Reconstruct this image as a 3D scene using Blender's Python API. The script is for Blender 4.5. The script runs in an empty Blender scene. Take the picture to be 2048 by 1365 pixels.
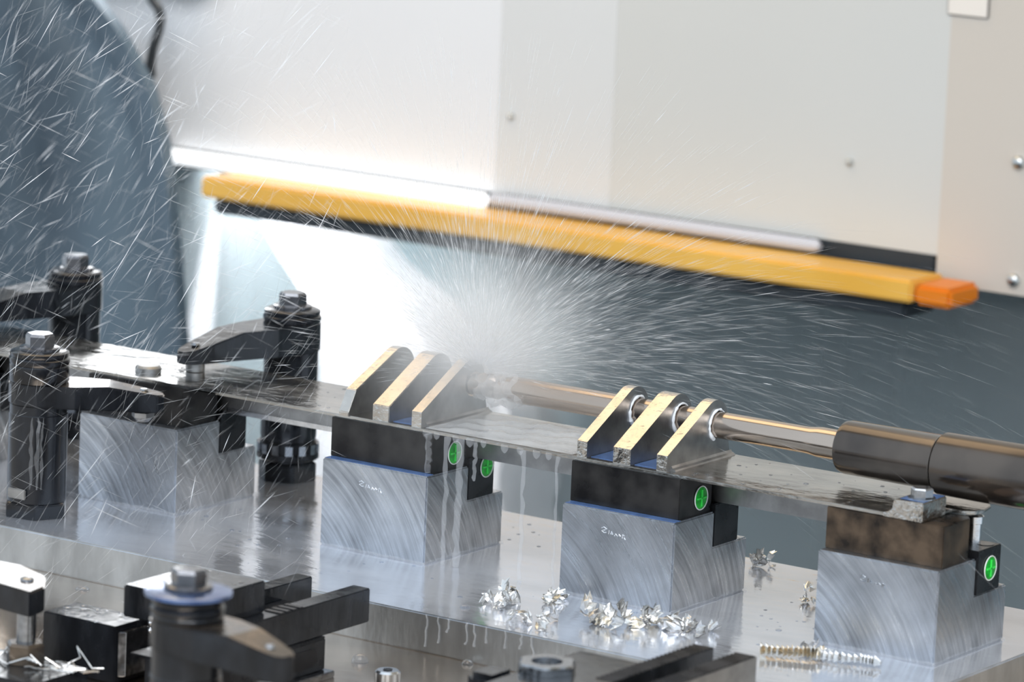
import bpy, bmesh, math, random
from mathutils import Vector, Matrix
random.seed(7)
S = bpy.context.scene
C = S.collection
PI = math.pi

# ------------------------------------------------------------------ camera
cam_d = bpy.data.cameras.new('camera'); cam = bpy.data.objects.new('camera', cam_d); C.objects.link(cam)
cam_d.sensor_width = 36.0; cam_d.lens = 9000.0 * 36.0 / 2048.0
_pi, _ya, _ro = math.radians(10.4634735), math.radians(-33.6679849), math.radians(2.47909477)
_f = Vector((math.sin(_ya)*math.cos(_pi), math.cos(_ya)*math.cos(_pi), -math.sin(_pi)))
_r = Vector((math.cos(_ya), -math.sin(_ya), 0)); _u = _r.cross(_f)
_R = _r*math.cos(_ro) + _u*math.sin(_ro); _U = _u*math.cos(_ro) - _r*math.sin(_ro)
cam.matrix_world = Matrix(((_R.x, _U.x, -_f.x, 1.35194), (_R.y, _U.y, -_f.y, -2.21117), (_R.z, _U.z, -_f.z, 0.63851), (0, 0, 0, 1)))
cam_d.clip_start = 0.05; cam_d.clip_end = 50
cam_d.dof.use_dof = True; cam_d.dof.focus_distance = 2.72; cam_d.dof.aperture_fstop = 9.0
S.camera = cam
S.view_settings.view_transform = 'Standard'; S.view_settings.look = 'None'
S.view_settings.gamma = 1.0; S.view_settings.use_curve_mapping = False
S.view_settings.exposure = 0.28
S.cycles.transparent_max_bounces = 48
S.cycles.volume_bounces = 2
S.cycles.sample_clamp_indirect = 6.0

# ------------------------------------------------------------------ world and lights
W = bpy.data.worlds.new('workshop'); S.world = W; W.use_nodes = True
bg = W.node_tree.nodes['Background']; bg.inputs[0].default_value = (0.78, 0.89, 1.0, 1); bg.inputs[1].default_value = 0.86

def area(name, loc, target, size, power, col=(1, 1, 1), sy=None):
    d = bpy.data.lights.new(name, 'AREA'); d.energy = power; d.color = col
    d.shape = 'RECTANGLE' if sy else 'SQUARE'; d.size = size
    if sy: d.size_y = sy
    o = bpy.data.objects.new(name, d); C.objects.link(o); o.location = loc
    o.rotation_euler = (Vector(target) - Vector(loc)).to_track_quat('-Z', 'Y').to_euler()
    return o
area('assumed_ceiling_light', (0.7, -1.5, 1.9), (-.3, 0.4, 0), 1.6, 43, (0.98, 0.99, 1.0))  # assumed overhead light, unseen, for the soft light on the block fronts
area('added_warm_light', (-0.72, 0.38, 0.97), (-0.72, 0.38, 0), 0.95, 2.7, (1.0, 0.74, 0.45), 0.55)  # added warm light, placed so the rib slopes reflect tan
def spot(name, loc, target, power, ang, col=(1, 1, 1), blend=.6, rad=.05):
    d = bpy.data.lights.new(name, 'SPOT'); d.energy = power; d.color = col; d.spot_size = math.radians(ang); d.spot_blend = blend
    d.shadow_soft_size = rad
    o = bpy.data.objects.new(name, d); C.objects.link(o); o.location = loc
    o.rotation_euler = (Vector(target) - Vector(loc)).to_track_quat('-Z', 'Y').to_euler()
    return o
spot('added_rear_spot', (-.945, 0.775, 0.098), (-.965, 1.0, -0.13), 12.0, 76, (0.92, 0.97, 1.0), .7, .02)  # unseen spot added to make the white sheet glare

# ------------------------------------------------------------------ materials
def mat(name, base, metallic=0.0, rough=0.5, var=0.0, vscale=30.0, col2=None, bump=0.0, bscale=200.0, bdist=0.001,
        stretch=(1, 1, 1), rvar=0.0, spec=0.5, alpha=1.0, emit=None, estr=0.0, coat=0.0, detail=4, trans=0.0, ior=1.45, thr=(0.35, 0.65)):
    m = bpy.data.materials.new(name); m.use_nodes = True
    nt = m.node_tree; b = nt.nodes['Principled BSDF']; L = nt.links
    b.inputs['Base Color'].default_value = (*base, 1); b.inputs['Metallic'].default_value = metallic
    b.inputs['Roughness'].default_value = rough; b.inputs['Specular IOR Level'].default_value = spec
    b.inputs['Alpha'].default_value = alpha; b.inputs['Coat Weight'].default_value = coat; b.inputs['Coat Roughness'].default_value = 0.08
    b.inputs['Transmission Weight'].default_value = trans; b.inputs['IOR'].default_value = ior
    if emit: b.inputs['Emission Color'].default_value = (*emit, 1); b.inputs['Emission Strength'].default_value = estr
    tc = nt.nodes.new('ShaderNodeTexCoord'); mp = nt.nodes.new('ShaderNodeMapping'); mp.inputs['Scale'].default_value = stretch
    L.new(tc.outputs['Object'], mp.inputs[0])
    if var > 0 or col2 or rvar > 0:
        n = nt.nodes.new('ShaderNodeTexNoise'); n.inputs['Scale'].default_value = vscale; n.inputs['Detail'].default_value = detail
        L.new(mp.outputs[0], n.inputs['Vector'])
        rp = nt.nodes.new('ShaderNodeValToRGB'); rp.color_ramp.elements[0].position = thr[0]; rp.color_ramp.elements[1].position = thr[1]
        c2 = col2 if col2 else tuple(max(0, c*(1-var)) for c in base)
        rp.color_ramp.elements[0].color = (*c2, 1); rp.color_ramp.elements[1].color = (*base, 1)
        L.new(n.outputs['Fac'], rp.inputs[0])
        if var > 0 or col2: L.new(rp.outputs[0], b.inputs['Base Color'])
        if rvar > 0:
            mr = nt.nodes.new('ShaderNodeMapRange'); mr.inputs[1].default_value = .3; mr.inputs[2].default_value = .7
            mr.inputs[3].default_value = max(0.02, rough-rvar); mr.inputs[4].default_value = rough+rvar
            L.new(n.outputs['Fac'], mr.inputs[0]); L.new(mr.outputs[0], b.inputs['Roughness'])
    if bump > 0:
        n2 = nt.nodes.new('ShaderNodeTexNoise'); n2.inputs['Scale'].default_value = bscale; n2.inputs['Detail'].default_value = 3
        L.new(mp.outputs[0], n2.inputs['Vector'])
        bp = nt.nodes.new('ShaderNodeBump'); bp.inputs['Strength'].default_value = bump; bp.inputs['Distance'].default_value = bdist
        L.new(n2.outputs['Fac'], bp.inputs['Height']); L.new(bp.outputs[0], b.inputs['Normal'])
    return m

def milled(name, base, rough, center, scale, strength=0.25):
    """brushed metal with arcs left by a face mill: noise drawn along rings round a far centre (object coordinates)"""
    m = bpy.data.materials.new(name); m.use_nodes = True
    nt = m.node_tree; b = nt.nodes['Principled BSDF']; L = nt.links; N = nt.nodes.new
    b.inputs['Metallic'].default_value = 1.0
    tc = N('ShaderNodeTexCoord'); sb = N('ShaderNodeVectorMath'); sb.operation = 'SUBTRACT'; sb.inputs[1].default_value = center
    L.new(tc.outputs['Object'], sb.inputs[0])
    ln = N('ShaderNodeVectorMath'); ln.operation = 'LENGTH'; L.new(sb.outputs[0], ln.inputs[0])
    sp = N('ShaderNodeSeparateXYZ'); L.new(sb.outputs[0], sp.inputs[0])
    cx = N('ShaderNodeCombineXYZ'); L.new(ln.outputs['Value'], cx.inputs[0])
    mz = N('ShaderNodeMath'); mz.operation = 'MULTIPLY'; mz.inputs[1].default_value = .035; L.new(sp.outputs['Z'], mz.inputs[0]); L.new(mz.outputs[0], cx.inputs[1])
    oi = N('ShaderNodeObjectInfo'); mo = N('ShaderNodeMath'); mo.operation = 'MULTIPLY'; mo.inputs[1].default_value = .3; L.new(oi.outputs['Random'], mo.inputs[0]); L.new(mo.outputs[0], cx.inputs[2])
    n1 = N('ShaderNodeTexNoise'); n1.inputs['Scale'].default_value = scale; n1.inputs['Detail'].default_value = 5; n1.inputs['Roughness'].default_value = .65; L.new(cx.outputs[0], n1.inputs[0])
    n = N('ShaderNodeTexNoise'); n.inputs['Scale'].default_value = 28; n.inputs['Detail'].default_value = 5; L.new(tc.outputs['Object'], n.inputs[0])
    mx = N('ShaderNodeMath'); mx.operation = 'MULTIPLY_ADD'; mx.inputs[1].default_value = .55; L.new(n1.outputs['Fac'], mx.inputs[0])
    m2 = N('ShaderNodeMath'); m2.operation = 'MULTIPLY'; m2.inputs[1].default_value = .45; L.new(n.outputs['Fac'], m2.inputs[0]); L.new(m2.outputs[0], mx.inputs[2])
    rp = N('ShaderNodeValToRGB'); rp.color_ramp.elements[0].position = .33; rp.color_ramp.elements[1].position = .62
    rp.color_ramp.elements[0].color = (*[c*.36 for c in base], 1); rp.color_ramp.elements[1].color = (*base, 1)
    L.new(mx.outputs[0], rp.inputs[0]); L.new(rp.outputs[0], b.inputs['Base Color'])
    mr = N('ShaderNodeMapRange'); mr.inputs[1].default_value = .35; mr.inputs[2].default_value = .65; mr.inputs[3].default_value = rough+.12; mr.inputs[4].default_value = rough-.1
    L.new(n1.outputs['Fac'], mr.inputs[0]); L.new(mr.outputs[0], b.inputs['Roughness'])
    bp = N('ShaderNodeBump'); bp.inputs['Strength'].default_value = strength; bp.inputs['Distance'].default_value = .0006
    L.new(n1.outputs['Fac'], bp.inputs['Height']); L.new(bp.outputs[0], b.inputs['Normal'])
    return m

M = {}
M['alu'] = milled('milled_aluminium', (.64, .67, .72), .34, (-.095, -.115, -.045), 520, .55)
M['plate'] = mat('wet_steel_plate', (.80, .83, .90), .76, .14, .2, 14, bump=.45, bscale=55, bdist=.0006, stretch=(1, 2.4, 1), rvar=.08)
M['plate_side'] = mat('steel_plate_side', (.62, .66, .70), 1.0, .34, .3, 60, bump=.3, bscale=300, bdist=.0005, stretch=(1, 1, .35))
M['table'] = mat('machine_table_steel', (.80, .65, .51), 1.0, .2, .2, 20, bump=.2, bscale=80, bdist=.0005)
M['black'] = mat('black_oxide_steel', (.035, .037, .042), .55, .3, .5, 60, rvar=.12, bump=.15, bscale=400, bdist=.0003)
M['blackwet'] = mat('wet_black_steel', (.020, .023, .029), .4, .2, .5, 80, rvar=.1, bump=.55, bscale=110, bdist=.0008, coat=.35, stretch=(1, 1, .4))
M['brownwet'] = mat('wet_browned_steel', (.20, .155, .115), .8, .28, .5, 50, col2=(.05, .045, .045), rvar=.1, bump=.25, bscale=160, bdist=.0005, coat=.4)
M['riser'] = mat('dark_tool_steel', (.055, .053, .052), .7, .32, .6, 45, col2=(.018, .018, .02), rvar=.1, bump=.1, bscale=300, bdist=.0003)
M['rust'] = mat('browned_tool_steel', (.16, .115, .08), .75, .33, .6, 55, col2=(.03, .026, .024), rvar=.1, bump=.15, bscale=300, bdist=.0004)
M['work'] = mat('wet_machined_casting', (.56, .55, .53), 1.0, .16, .35, 40, bump=.5, bscale=120, bdist=.0012, stretch=(.55, 1, 1), rvar=.08)
M['rib'] = mat('machined_rib', (.68, .65, .61), 1.0, .2, .2, 70, bump=.6, bscale=210, bdist=.0012, rvar=.08)
M['bar'] = mat('bar_side_steel', (.42, .42, .42), 1.0, .38, .3, 80, bump=.15, bscale=300)
M['chrome'] = mat('polished_tool_steel', (.58, .49, .42), 1.0, .14, .15, 60, bump=.05, bscale=80, stretch=(.1, 1, 1))
M['holder'] = mat('blued_holder_steel', (.13, .11, .095), .85, .2, .4, 25, col2=(.075, .065, .06), rvar=.06, coat=.3)
M['bolt'] = mat('bolt_steel', (.40, .42, .45), 1.0, .2, .3, 200, rvar=.08, coat=.3)
M['darkbolt'] = mat('wet_dark_bolt', (.10, .105, .12), .7, .15, .3, 200, rvar=.06, coat=.7)
M['bluebolt'] = mat('washer_blue_reflection', (.22, .30, .50), .9, .2, .4, 60, col2=(.06, .12, .32), coat=.3)  # blue reflection put into the washer colour
M['film'] = mat('film_blue_reflection', (.10, .19, .42), 0, .12, .3, 120, coat=.6)
M['silver'] = mat('bright_steel', (.8, .81, .83), 1.0, .2, .15, 200, bump=.2, bscale=500, bdist=.0003)
M['chip'] = mat('steel_swarf', (.95, .94, .92), 1.0, .3, .2, 180, rvar=.1)
M['chipwarm'] = mat('straw_tinted_swarf', (.95, .80, .56), 1.0, .3, .35, 180, col2=(.85, .83, .78), rvar=.1)
M['green'] = mat('green_plastic', (.0, .55, .03), 0, .35, .5, 300, col2=(.0, .28, .02), emit=None)
M['white'] = mat('white_rim', (.85, .9, .86), 0, .4)
M['foam'] = mat('white_coolant_foam', (.88, .91, .95), 0, .35, .1, 200, bump=.4, bscale=400, bdist=.001)
M['panel_a'] = mat('panel_coat_lit', (.83, .835, .85), 0, .5, .03, 3)
M['panel_b'] = mat('panel_coat_mid', (.72, .725, .72), 0, .5, .03, 3)
M['panel'] = mat('panel_coat_shaded', (.66, .66, .635), 0, .5, .03, 3)
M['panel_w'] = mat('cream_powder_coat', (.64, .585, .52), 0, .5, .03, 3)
M['screw'] = mat('zinc_screw', (.6, .62, .62), 1.0, .3)
M['amber'] = mat('amber_guard_strip', (.90, .52, .10), 0, .38, .12, 8, col2=(.82, .44, .06), coat=.12)
M['ambercap'] = mat('orange_end_cap', (.80, .22, .01), 0, .4)
M['rubber'] = mat('dark_rubber', (.035, .045, .055), 0, .5, .3, 10)
M['tube_off'] = mat('grey_lamp_cover', (.55, .57, .64), 0, .3)
M['tube_on'] = mat('lit_lamp_tube', (1, 1, 1), 0, .5, emit=(.95, .98, 1.0), estr=.95)
M['lamp'] = mat('assumed_lamp_diffuser', (1, 1, 1), 0, .5, emit=(.96, .98, 1.0), estr=5.0)  # glow of the assumed lamp outside the view
M['curtain'] = mat('slate_way_cover', (.115, .165, .21), 0, .45, .45, 7, col2=(.05, .075, .10), stretch=(1, 1, .4))
M['guard'] = mat('teal_rear_guard', (.15, .25, .285), .1, .42, .5, 4, col2=(.085, .15, .175))
M['cable'] = mat('black_cable', (.03, .035, .04), 0, .5)
M['floor'] = mat('machine_bed', (.05, .06, .07), 0, .5, .3, 5)
M['ceil'] = mat('machine_roof_paint', (.74, .66, .53), 0, .6, .05, 2)


def water_streak(name, fac, col=(.93, .95, .98)):
    m = bpy.data.materials.new(name); m.use_nodes = True; nt = m.node_tree; L = nt.links
    for n in list(nt.nodes): nt.nodes.remove(n)
    out = nt.nodes.new('ShaderNodeOutputMaterial'); mix = nt.nodes.new('ShaderNodeMixShader'); tr = nt.nodes.new('ShaderNodeBsdfTransparent')
    df = nt.nodes.new('ShaderNodeBsdfDiffuse'); tl = nt.nodes.new('ShaderNodeBsdfTranslucent'); ad = nt.nodes.new('ShaderNodeMixShader')
    df.inputs[0].default_value = (*col, 1); tl.inputs[0].default_value = (*col, 1); mix.inputs[0].default_value = fac; ad.inputs[0].default_value = .5
    L.new(df.outputs[0], ad.inputs[1]); L.new(tl.outputs[0], ad.inputs[2]); L.new(tr.outputs[0], mix.inputs[1]); L.new(ad.outputs[0], mix.inputs[2]); L.new(mix.outputs[0], out.inputs[0])
    return m
def clear_water(name):
    m = bpy.data.materials.new(name); m.use_nodes = True; nt = m.node_tree; L = nt.links
    for n in list(nt.nodes): nt.nodes.remove(n)
    out = nt.nodes.new('ShaderNodeOutputMaterial'); mix = nt.nodes.new('ShaderNodeMixShader'); tr = nt.nodes.new('ShaderNodeBsdfTransparent'); gl = nt.nodes.new('ShaderNodeBsdfGlossy')
    fr = nt.nodes.new('ShaderNodeLayerWeight'); fr.inputs[0].default_value = .12; gl.inputs['Roughness'].default_value = .03; tr.inputs[0].default_value = (.95, .97, 1.0, 1)
    L.new(fr.outputs['Facing'], mix.inputs[0]); L.new(tr.outputs[0], mix.inputs[1]); L.new(gl.outputs[0], mix.inputs[2]); L.new(mix.outputs[0], out.inputs[0])
    return m
M['water'] = clear_water('coolant_bead')
M['spray'] = water_streak('coolant_spray', .75)
M['spray_thin'] = water_streak('fine_coolant_spray', .34)
M['stream'] = water_streak('running_coolant', .16)

# ------------------------------------------------------------------ mesh helpers
class MB:
    def __init__(s): s.v = []; s.f = []
    def add(s, vs, fs):
        n = len(s.v); s.v += [tuple(v) for v in vs]; s.f += [tuple(i+n for i in f) for f in fs]; return s
    def box(s, x0, x1, y0, y1, z0, z1):
        return s.add([(x0,y0,z0),(x1,y0,z0),(x1,y1,z0),(x0,y1,z0),(x0,y0,z1),(x1,y0,z1),(x1,y1,z1),(x0,y1,z1)],
                     [(0,3,2,1),(4,5,6,7),(0,1,5,4),(1,2,6,5),(2,3,7,6),(3,0,4,7)])
    def prism(s, prof, a, b, axis='x'):
        """extrude a 2D profile (ccw) along an axis from a to b"""
        n = len(prof)
        def P(p, t):
            return {'x': (t, p[0], p[1]), 'y': (p[0], t, p[1]), 'z': (p[0], p[1], t)}[axis]
        vs = [P(p, a) for p in prof] + [P(p, b) for p in prof]
        fs = [tuple(range(n))[::-1], tuple(range(n, 2*n))] + [(i, (i+1) % n, n+(i+1) % n, n+i) for i in range(n)]
        return s.add(vs, fs)
    def lathe(s, prof, seg=40, c=(0, 0, 0), axis='z', cap=True):
        """prof: list of (r, t) along the axis"""
        vs = []; fs = []
        for r, t in prof:
            for i in range(seg):
                a = 2*PI*i/seg; p, q = r*math.cos(a), r*math.sin(a)
                vs.append({'z': (c[0]+p, c[1]+q, c[2]+t), 'x': (c[0]+t, c[1]+p, c[2]+q), 'y': (c[0]+q, c[1]+t, c[2]+p)}[axis])
        for k in range(len(prof)-1):
            for i in range(seg):
                j = (i+1) % seg
                fs.append((k*seg+i, k*seg+j, (k+1)*seg+j, (k+1)*seg+i))
        if cap:
            fs.append(tuple(range(seg))[::-1]); fs.append(tuple((len(prof)-1)*seg+i for i in range(seg)))
        return s.add(vs, fs)
    def hexa(s, R, z0, z1, c=(0, 0), rot=0.0, ch=.15):
        pr = [(R*math.cos(rot+PI/3*i), R*math.sin(rot+PI/3*i)) for i in range(6)]
        n = 6; h = z1-z0
        vs = [(c[0]+x, c[1]+y, z0) for x, y in pr] + [(c[0]+x, c[1]+y, z1-h*ch) for x, y in pr] + [(c[0]+x*.88, c[1]+y*.88, z1) for x, y in pr]
        fs = [tuple(range(6))[::-1], tuple(range(12, 18))]
        for k in (0, 6):
            for i in range(6): fs.append((k+i, k+(i+1) % 6, k+6+(i+1) % 6, k+6+i))
        return s.add(vs, fs)
    def tube(s, path, rad, seg=8, cap=True):
        pts = [Vector(p) for p in path]; vs = []; fs = []
        rads = rad if isinstance(rad, (list, tuple)) else [rad]*len(pts)
        for k, p in enumerate(pts):
            t = (pts[min(k+1, len(pts)-1)] - pts[max(k-1, 0)]).normalized()
            a = t.orthogonal().normalized() if k == 0 else (a0 - t*a0.dot(t)).normalized()
            a0 = a; b = t.cross(a)
            for i in range(seg):
                w = 2*PI*i/seg; vs.append(p + (a*math.cos(w) + b*math.sin(w))*rads[k])
        for k in range(len(pts)-1):
            for i in range(seg):
                j = (i+1) % seg; fs.append((k*seg+i, k*seg+j, (k+1)*seg+j, (k+1)*seg+i))
        if cap: fs.append(tuple(range(seg))[::-1]); fs.append(tuple((len(pts)-1)*seg+i for i in range(seg)))
        return s.add(vs, fs)
    def build(s, name, m, parent=None, off=(0, 0, 0), smooth=False, bevel=0.0, seg=2, fix=True):
        me = bpy.data.meshes.new(name)
        me.from_pydata([(v[0]-off[0], v[1]-off[1], v[2]-off[2]) for v in s.v], [], s.f)
        if fix:
            b = bmesh.new(); b.from_mesh(me); bmesh.ops.recalc_face_normals(b, faces=b.faces[:])
            if bevel > 0:
                ed = [e for e in b.edges if len(e.link_faces) == 2 and e.calc_face_angle(0) > .5]
                bmesh.ops.bevel(b, geom=ed, offset=bevel, segments=seg, affect='EDGES', clamp_overlap=True)
            b.to_mesh(me); b.free()
        me.materials.append(m)
        if smooth:
            for p in me.polygons: p.use_smooth = True
            try: me.set_sharp_from_angle(angle=math.radians(35))
            except Exception: pass
        o = bpy.data.objects.new(name, me); C.objects.link(o)
        if parent: o.parent = parent
        return o

def tag(o, label=None, cat=None, group=None, kind=None):
    if label: o['label'] = label
    if cat: o['category'] = cat
    if group: o['group'] = group
    if kind: o['kind'] = kind
    return o
def empty(name, loc, label=None, cat=None, group=None, kind=None, rz=0.0):
    o = bpy.data.objects.new(name, None); C.objects.link(o); o.location = loc; o.rotation_euler = (0, 0, rz); o.empty_display_size = .02
    return tag(o, label, cat, group, kind)
def copy_tree(o, loc=None, parent=None, label=None):
    c = o.copy(); C.objects.link(c)
    if parent: c.parent = parent
    if loc: c.location = loc
    if label: c['label'] = label
    for ch in list(o.children): copy_tree(ch, parent=c)
    return c

# ------------------------------------------------------------------ setting
ZT = -0.0235      # top of the machine table
tag(MB().box(-2.2, 1.6, -1.4, 1.12, -.74, -.70).build('floor', M['floor']), kind='structure', label='dark machine bed below the table')
# rear guard: dark teal sheet with shallow pressed ribs
g = MB()
xs = [-2.0]
prof = []
x = -2.0
while x < 1.2:
    prof += [(x, 1.05), (x+.235, 1.05), (x+.25, 1.062), (x+.30, 1.062)]
    x += .315
prof += [(1.2, 1.05), (1.2, 1.09), (-2.0, 1.09)]
g.prism(prof, -.70, .14, 'z')
tag(g.build('wall_back', M['guard']), kind='structure', label='dark teal sheet metal guard behind the fixture')
tag(MB().box(-2.0, 1.2, -.05, .80, 1.0, 1.03).build('ceiling', M['ceil']), kind='structure', label='warm beige machine roof')

# upper beige door panels, facets stepped in depth; light and shade painted as tones
wu = empty('wall_upper', (-.6, .70, .109), kind='structure', label='pale beige sheet metal door panels above the amber strip')
OFF = (-.6, .70, .109)
def panel(x0, x1, y, z0, m):
    return MB().box(x0, x1, y, y+.02, z0, 1.0).build('panel', m, wu, OFF)
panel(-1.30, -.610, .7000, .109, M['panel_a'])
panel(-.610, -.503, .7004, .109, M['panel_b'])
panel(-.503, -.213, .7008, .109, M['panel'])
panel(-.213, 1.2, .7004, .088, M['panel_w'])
MB().box(-1.30, 1.2, .735, 1.09, .115, .135).build('soffit', M['rubber'], wu, OFF)
for (sx, sz, r, yy) in ((-.597, .171, .0028, .7004), (-.291, .170, .0028, .7008), (-.150, .186, .005, .7004), (-.148, .099, .005, .7004)):
    MB().lathe([(r, 0), (r, -.002), (r*.8, -.0035), (r*.3, -.0045)], 20, (sx, yy, sz), 'y').build('screw', M['screw'], wu, OFF, smooth=True)
# small pale placard fixed near the top right of the panels
MB().box(-.216, -.182, .6985, .7004, .288, .36).build('placard', mat('placard_paint', (.86, .80, .73), 0, .5), wu, OFF, bevel=.001)

# lamp tube under the panels: left half lit, right half under a grey cover
lt = empty('strip_lamp', (-.62, .69, .102), 'long strip lamp along the panel bottom, left half glowing white', 'lamp')
LO = (-.62, .69, .102)
MB().lathe([(.002, -.934), (.0062, -.931), (.0062, -.613), (.002, -.610)], 20, (0, .690, .1025), 'x').build('lit_tube', M['tube_on'], lt, LO, smooth=True)
MB().lathe([(.002, -.609), (.0052, -.606), (.0052, -.312), (.003, -.308)], 20, (0, .692, .1045), 'x').build('tube_cover', M['tube_off'], lt, LO, smooth=True)
MB().box(-.93, -.215, .700, .72, .092, .109).build('shadow_strip', M['rubber'], lt, LO, bevel=.001)  # dark strip put in for the shadowed gap under the panels

# amber guard strip
am = empty('guard_strip', (-.55, .66, .083), 'long amber plastic strip hanging below the beige panels', 'guard strip')
AO = (-.55, .66, .083)
MB().prism([(.640, .0818), (.690, .0800), (.690, .0980), (.640, .0988)], -.856, -.200, 'x').build('strip', M['amber'], am, AO, bevel=.002)
MB().box(-.1995, -.169, .643, .688, .0808, .0960).build('end_cap', M['ambercap'], am, AO, bevel=.003)
MB().box(-.85, -.21, .65, .698, .068, .0798).build('backing_rail', M['rubber'], am, AO, bevel=.002)

# dark way cover hanging at the left, with soft folds
def xr(z):
    K = [(-.70, -.840), (-.25, -.855), (-.08, -.866), (.03, -.877), (.117, -.889), (.155, -.902), (.182, -.915), (.205, -.936), (.230, -.963), (.262, -.998), (.34, -1.08), (.60, -1.25)]
    for (a, p), (b, q) in zip(K, K[1:]):
        if z <= b: return p + (q-p)*(z-a)/(b-a)
    return K[-1][1]
cb = MB(); NX, NZ = 60, 30
def cpt(i, k, back):
    z = -.70 + 1.30*k/NZ; R = xr(z); s = i/NX
    X = -1.75 + (R+1.75)*s
    Y = .648 - .016*abs(math.sin(s*26 + .8*math.sin(z*5))) - .02*(1-s)
    return (X, Y + (.012 if back else 0), z)
vs = [cpt(i, k, b) for b in (0, 1) for k in range(NZ+1) for i in range(NX+1)]
N1 = (NX+1)*(NZ+1); fs = []
for k in range(NZ):
    for i in range(NX):
        a = k*(NX+1)+i; q = (a, a+1, a+NX+2, a+NX+1); fs.append(q); fs.append(tuple(v+N1 for v in q[::-1]))
for k in range(NZ):
    for i in (0, NX):
        a = k*(NX+1)+i; fs.append((a, a+NX+1, a+NX+1+N1, a+N1))
for i in range(NX):
    for k in (0, NZ):
        a = k*(NX+1)+i; fs.append((a, a+1, a+1+N1, a+N1))
cb.add(vs, fs)
tag(cb.build('way_cover', M['curtain'], smooth=True), 'dark slate folded way cover hanging at the left', 'cover')
# cable in front of the panel
def wob(p, n=18):
    out = []
    for (a, b) in zip(p, p[1:]):
        for k in range(6):
            t = k/6; t = t*t*(3-2*t)*.5 + t*.5 if False else t
            out.append(tuple(a[i]+(b[i]-a[i])*t for i in range(3)))
    out.append(p[-1]); return out
tag(MB().tube(wob([(-.955, .655, .42), (-.932, .655, .31), (-.9245, .655, .2584), (-.9226, .655, .2342), (-.9156, .655, .2275), (-.9133, .655, .2208), (-.9150, .655, .2104), (-.9212, .656, .1955), (-.9269, .660, .1805), (-.9271, .662, .170)]), .0042, 10).build('cable', M['cable'], smooth=True), 'dark cable hanging in front of the white panel', 'cable')

# assumed unseen lamp above the frame, placed to mirror white in left plate tops
wl = empty('assumed_lamp', (-1.0, .67, .26), 'assumed flat white lamp on the door panel, unseen, added for white reflections', 'lamp')
MB().box(-1.24, -.893, .672, .699, .240, .45).build('housing', M['rubber'], wl, (-1.0, .67, .26), bevel=.004)
MB().box(-1.238, -.895, .668, .672, .242, .445).build('diffuser', M['lamp'], wl, (-1.0, .67, .26))

# ------------------------------------------------------------------ machine table and base plate
mt = empty('machine_table', (-.3, -.4, -.70), 'wide steel machine table under the base plate', 'machine table')
MO = (-.3, -.4, -.70)
MB().box(-1.1, .55, -.80, .175, -.11, ZT).build('table_top', M['table'], mt, MO, bevel=.002)
MB().box(-.9, .35, -.6, .10, -.70, -.11).build('pedestal', M['floor'], mt, MO)
bp_ = empty('base_plate', (-.35, .03, ZT), 'large wet steel base plate carrying the row of fixture blocks', 'base plate')
BO = (-.35, .03, ZT)
b_ = MB().box(-.90, .2015, -.100, .161, ZT, 0).build('plate', M['plate'], bp_, BO, bevel=.0009)
b_.data.materials.append(M['plate_side'])
for p in b_.data.polygons:
    if abs(p.normal.z) < .5: p.material_index = 1

# ------------------------------------------------------------------ fixture blocks
XR = [-.557, -.3729, -.1789, 0.0, .1759]        # right edges
YO = [0, -.0005, .0003, 0, .0024]
Wb, Db, Hb, ys, zs = .0797, .0843, .055, .0448, .0331
blk_l = ['aluminium fixture block at the far left, mostly hidden behind the front clamp post',
         'aluminium fixture block beside the tall left clamp post, with arc milling marks',
         'aluminium fixture block under the spray with coolant running down its right side',
         'aluminium fixture block with swarf piled at its front corner',
         'aluminium fixture block at the right under the browned riser']
def stamp(px, pz, s, seed):
    """short stamped mark: strokes standing out a hair from the face"""
    mb = MB()
    st = [[(0, .8), (.5, 1.1), (1.2, .9), (.6, .55), (0, .35), (.6, .1), (1.2, .25)], [(1.7, .1), (1.8, .8)], [(2.2, .2), (2.35, .75), (2.6, .2)],
          [(3.1, .1), (3.3, .5), (3.7, .2), (4.1, .6), (4.5, .35)], [(4.9, .1), (5.0, .8), (5.4, .7), (5.3, .35), (5.6, 0)]]
    for k in st: mb.tube([(px + a*s, -.00005, pz + b*s*1.1 - a*s*.12) for a, b in k], s*.14, 6)
    return mb
def block(i):
    o = empty('fixture_block', (XR[i]-Wb/2, YO[i]+Db/2, 0), blk_l[i], 'fixture block', 'aluminium blocks in a row on the base plate')
    off = (Wb/2, Db/2, 0)
    return o
b0 = block(0)
pr = [(0, 0), (Db, 0), (Db, zs), (ys, zs), (ys, Hb), (0, Hb)]
mb = MB().prism(pr, -Wb, 0, 'x'); mb.v = [(v[0]+Wb/2, v[1]-Db/2, v[2]) for v in mb.v]
body0 = mb.build('body', M['alu'], b0, bevel=.0009, seg=2)
blocks = [b0]
for i in range(1, 5):
    b = block(i); c = body0.copy(); C.objects.link(c); c.parent = b; blocks.append(c.parent)
    if i >= 2:
        mk = stamp(-.011, .0415, .0030, i); mk.v = [(v[0], v[1]-Db/2, v[2]) for v in mk.v]
        mk.build('stamped_mark', M['silver'] if i < 4 else M['bolt'], b)
# coolant bead lying in the joint along the block foot (kept as a thin raised line of liquid)
fo = MB()
for i in (1, 2, 3, 4):
    x1, y0 = XR[i], YO[i]
    for (a, b, n) in (((x1-Wb, y0-.0006), (x1+.0004, y0-.0006), 26), ((x1+.0006, y0-.0004), (x1+.0006, y0+Db), 26)):
        path = []; rad = []
        for k in range(n+1):
            t = k/n; path.append((a[0]+(b[0]-a[0])*t, a[1]+(b[1]-a[1])*t, .0004)); rad.append(.0008 + .0007*random.random())
        fo.tube(path, rad, 6)
tag(fo.build('coolant_meniscus', M['stream'], smooth=True), 'thin bright rim of coolant pooled along the feet of the blocks', 'coolant', kind='stuff')

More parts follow.
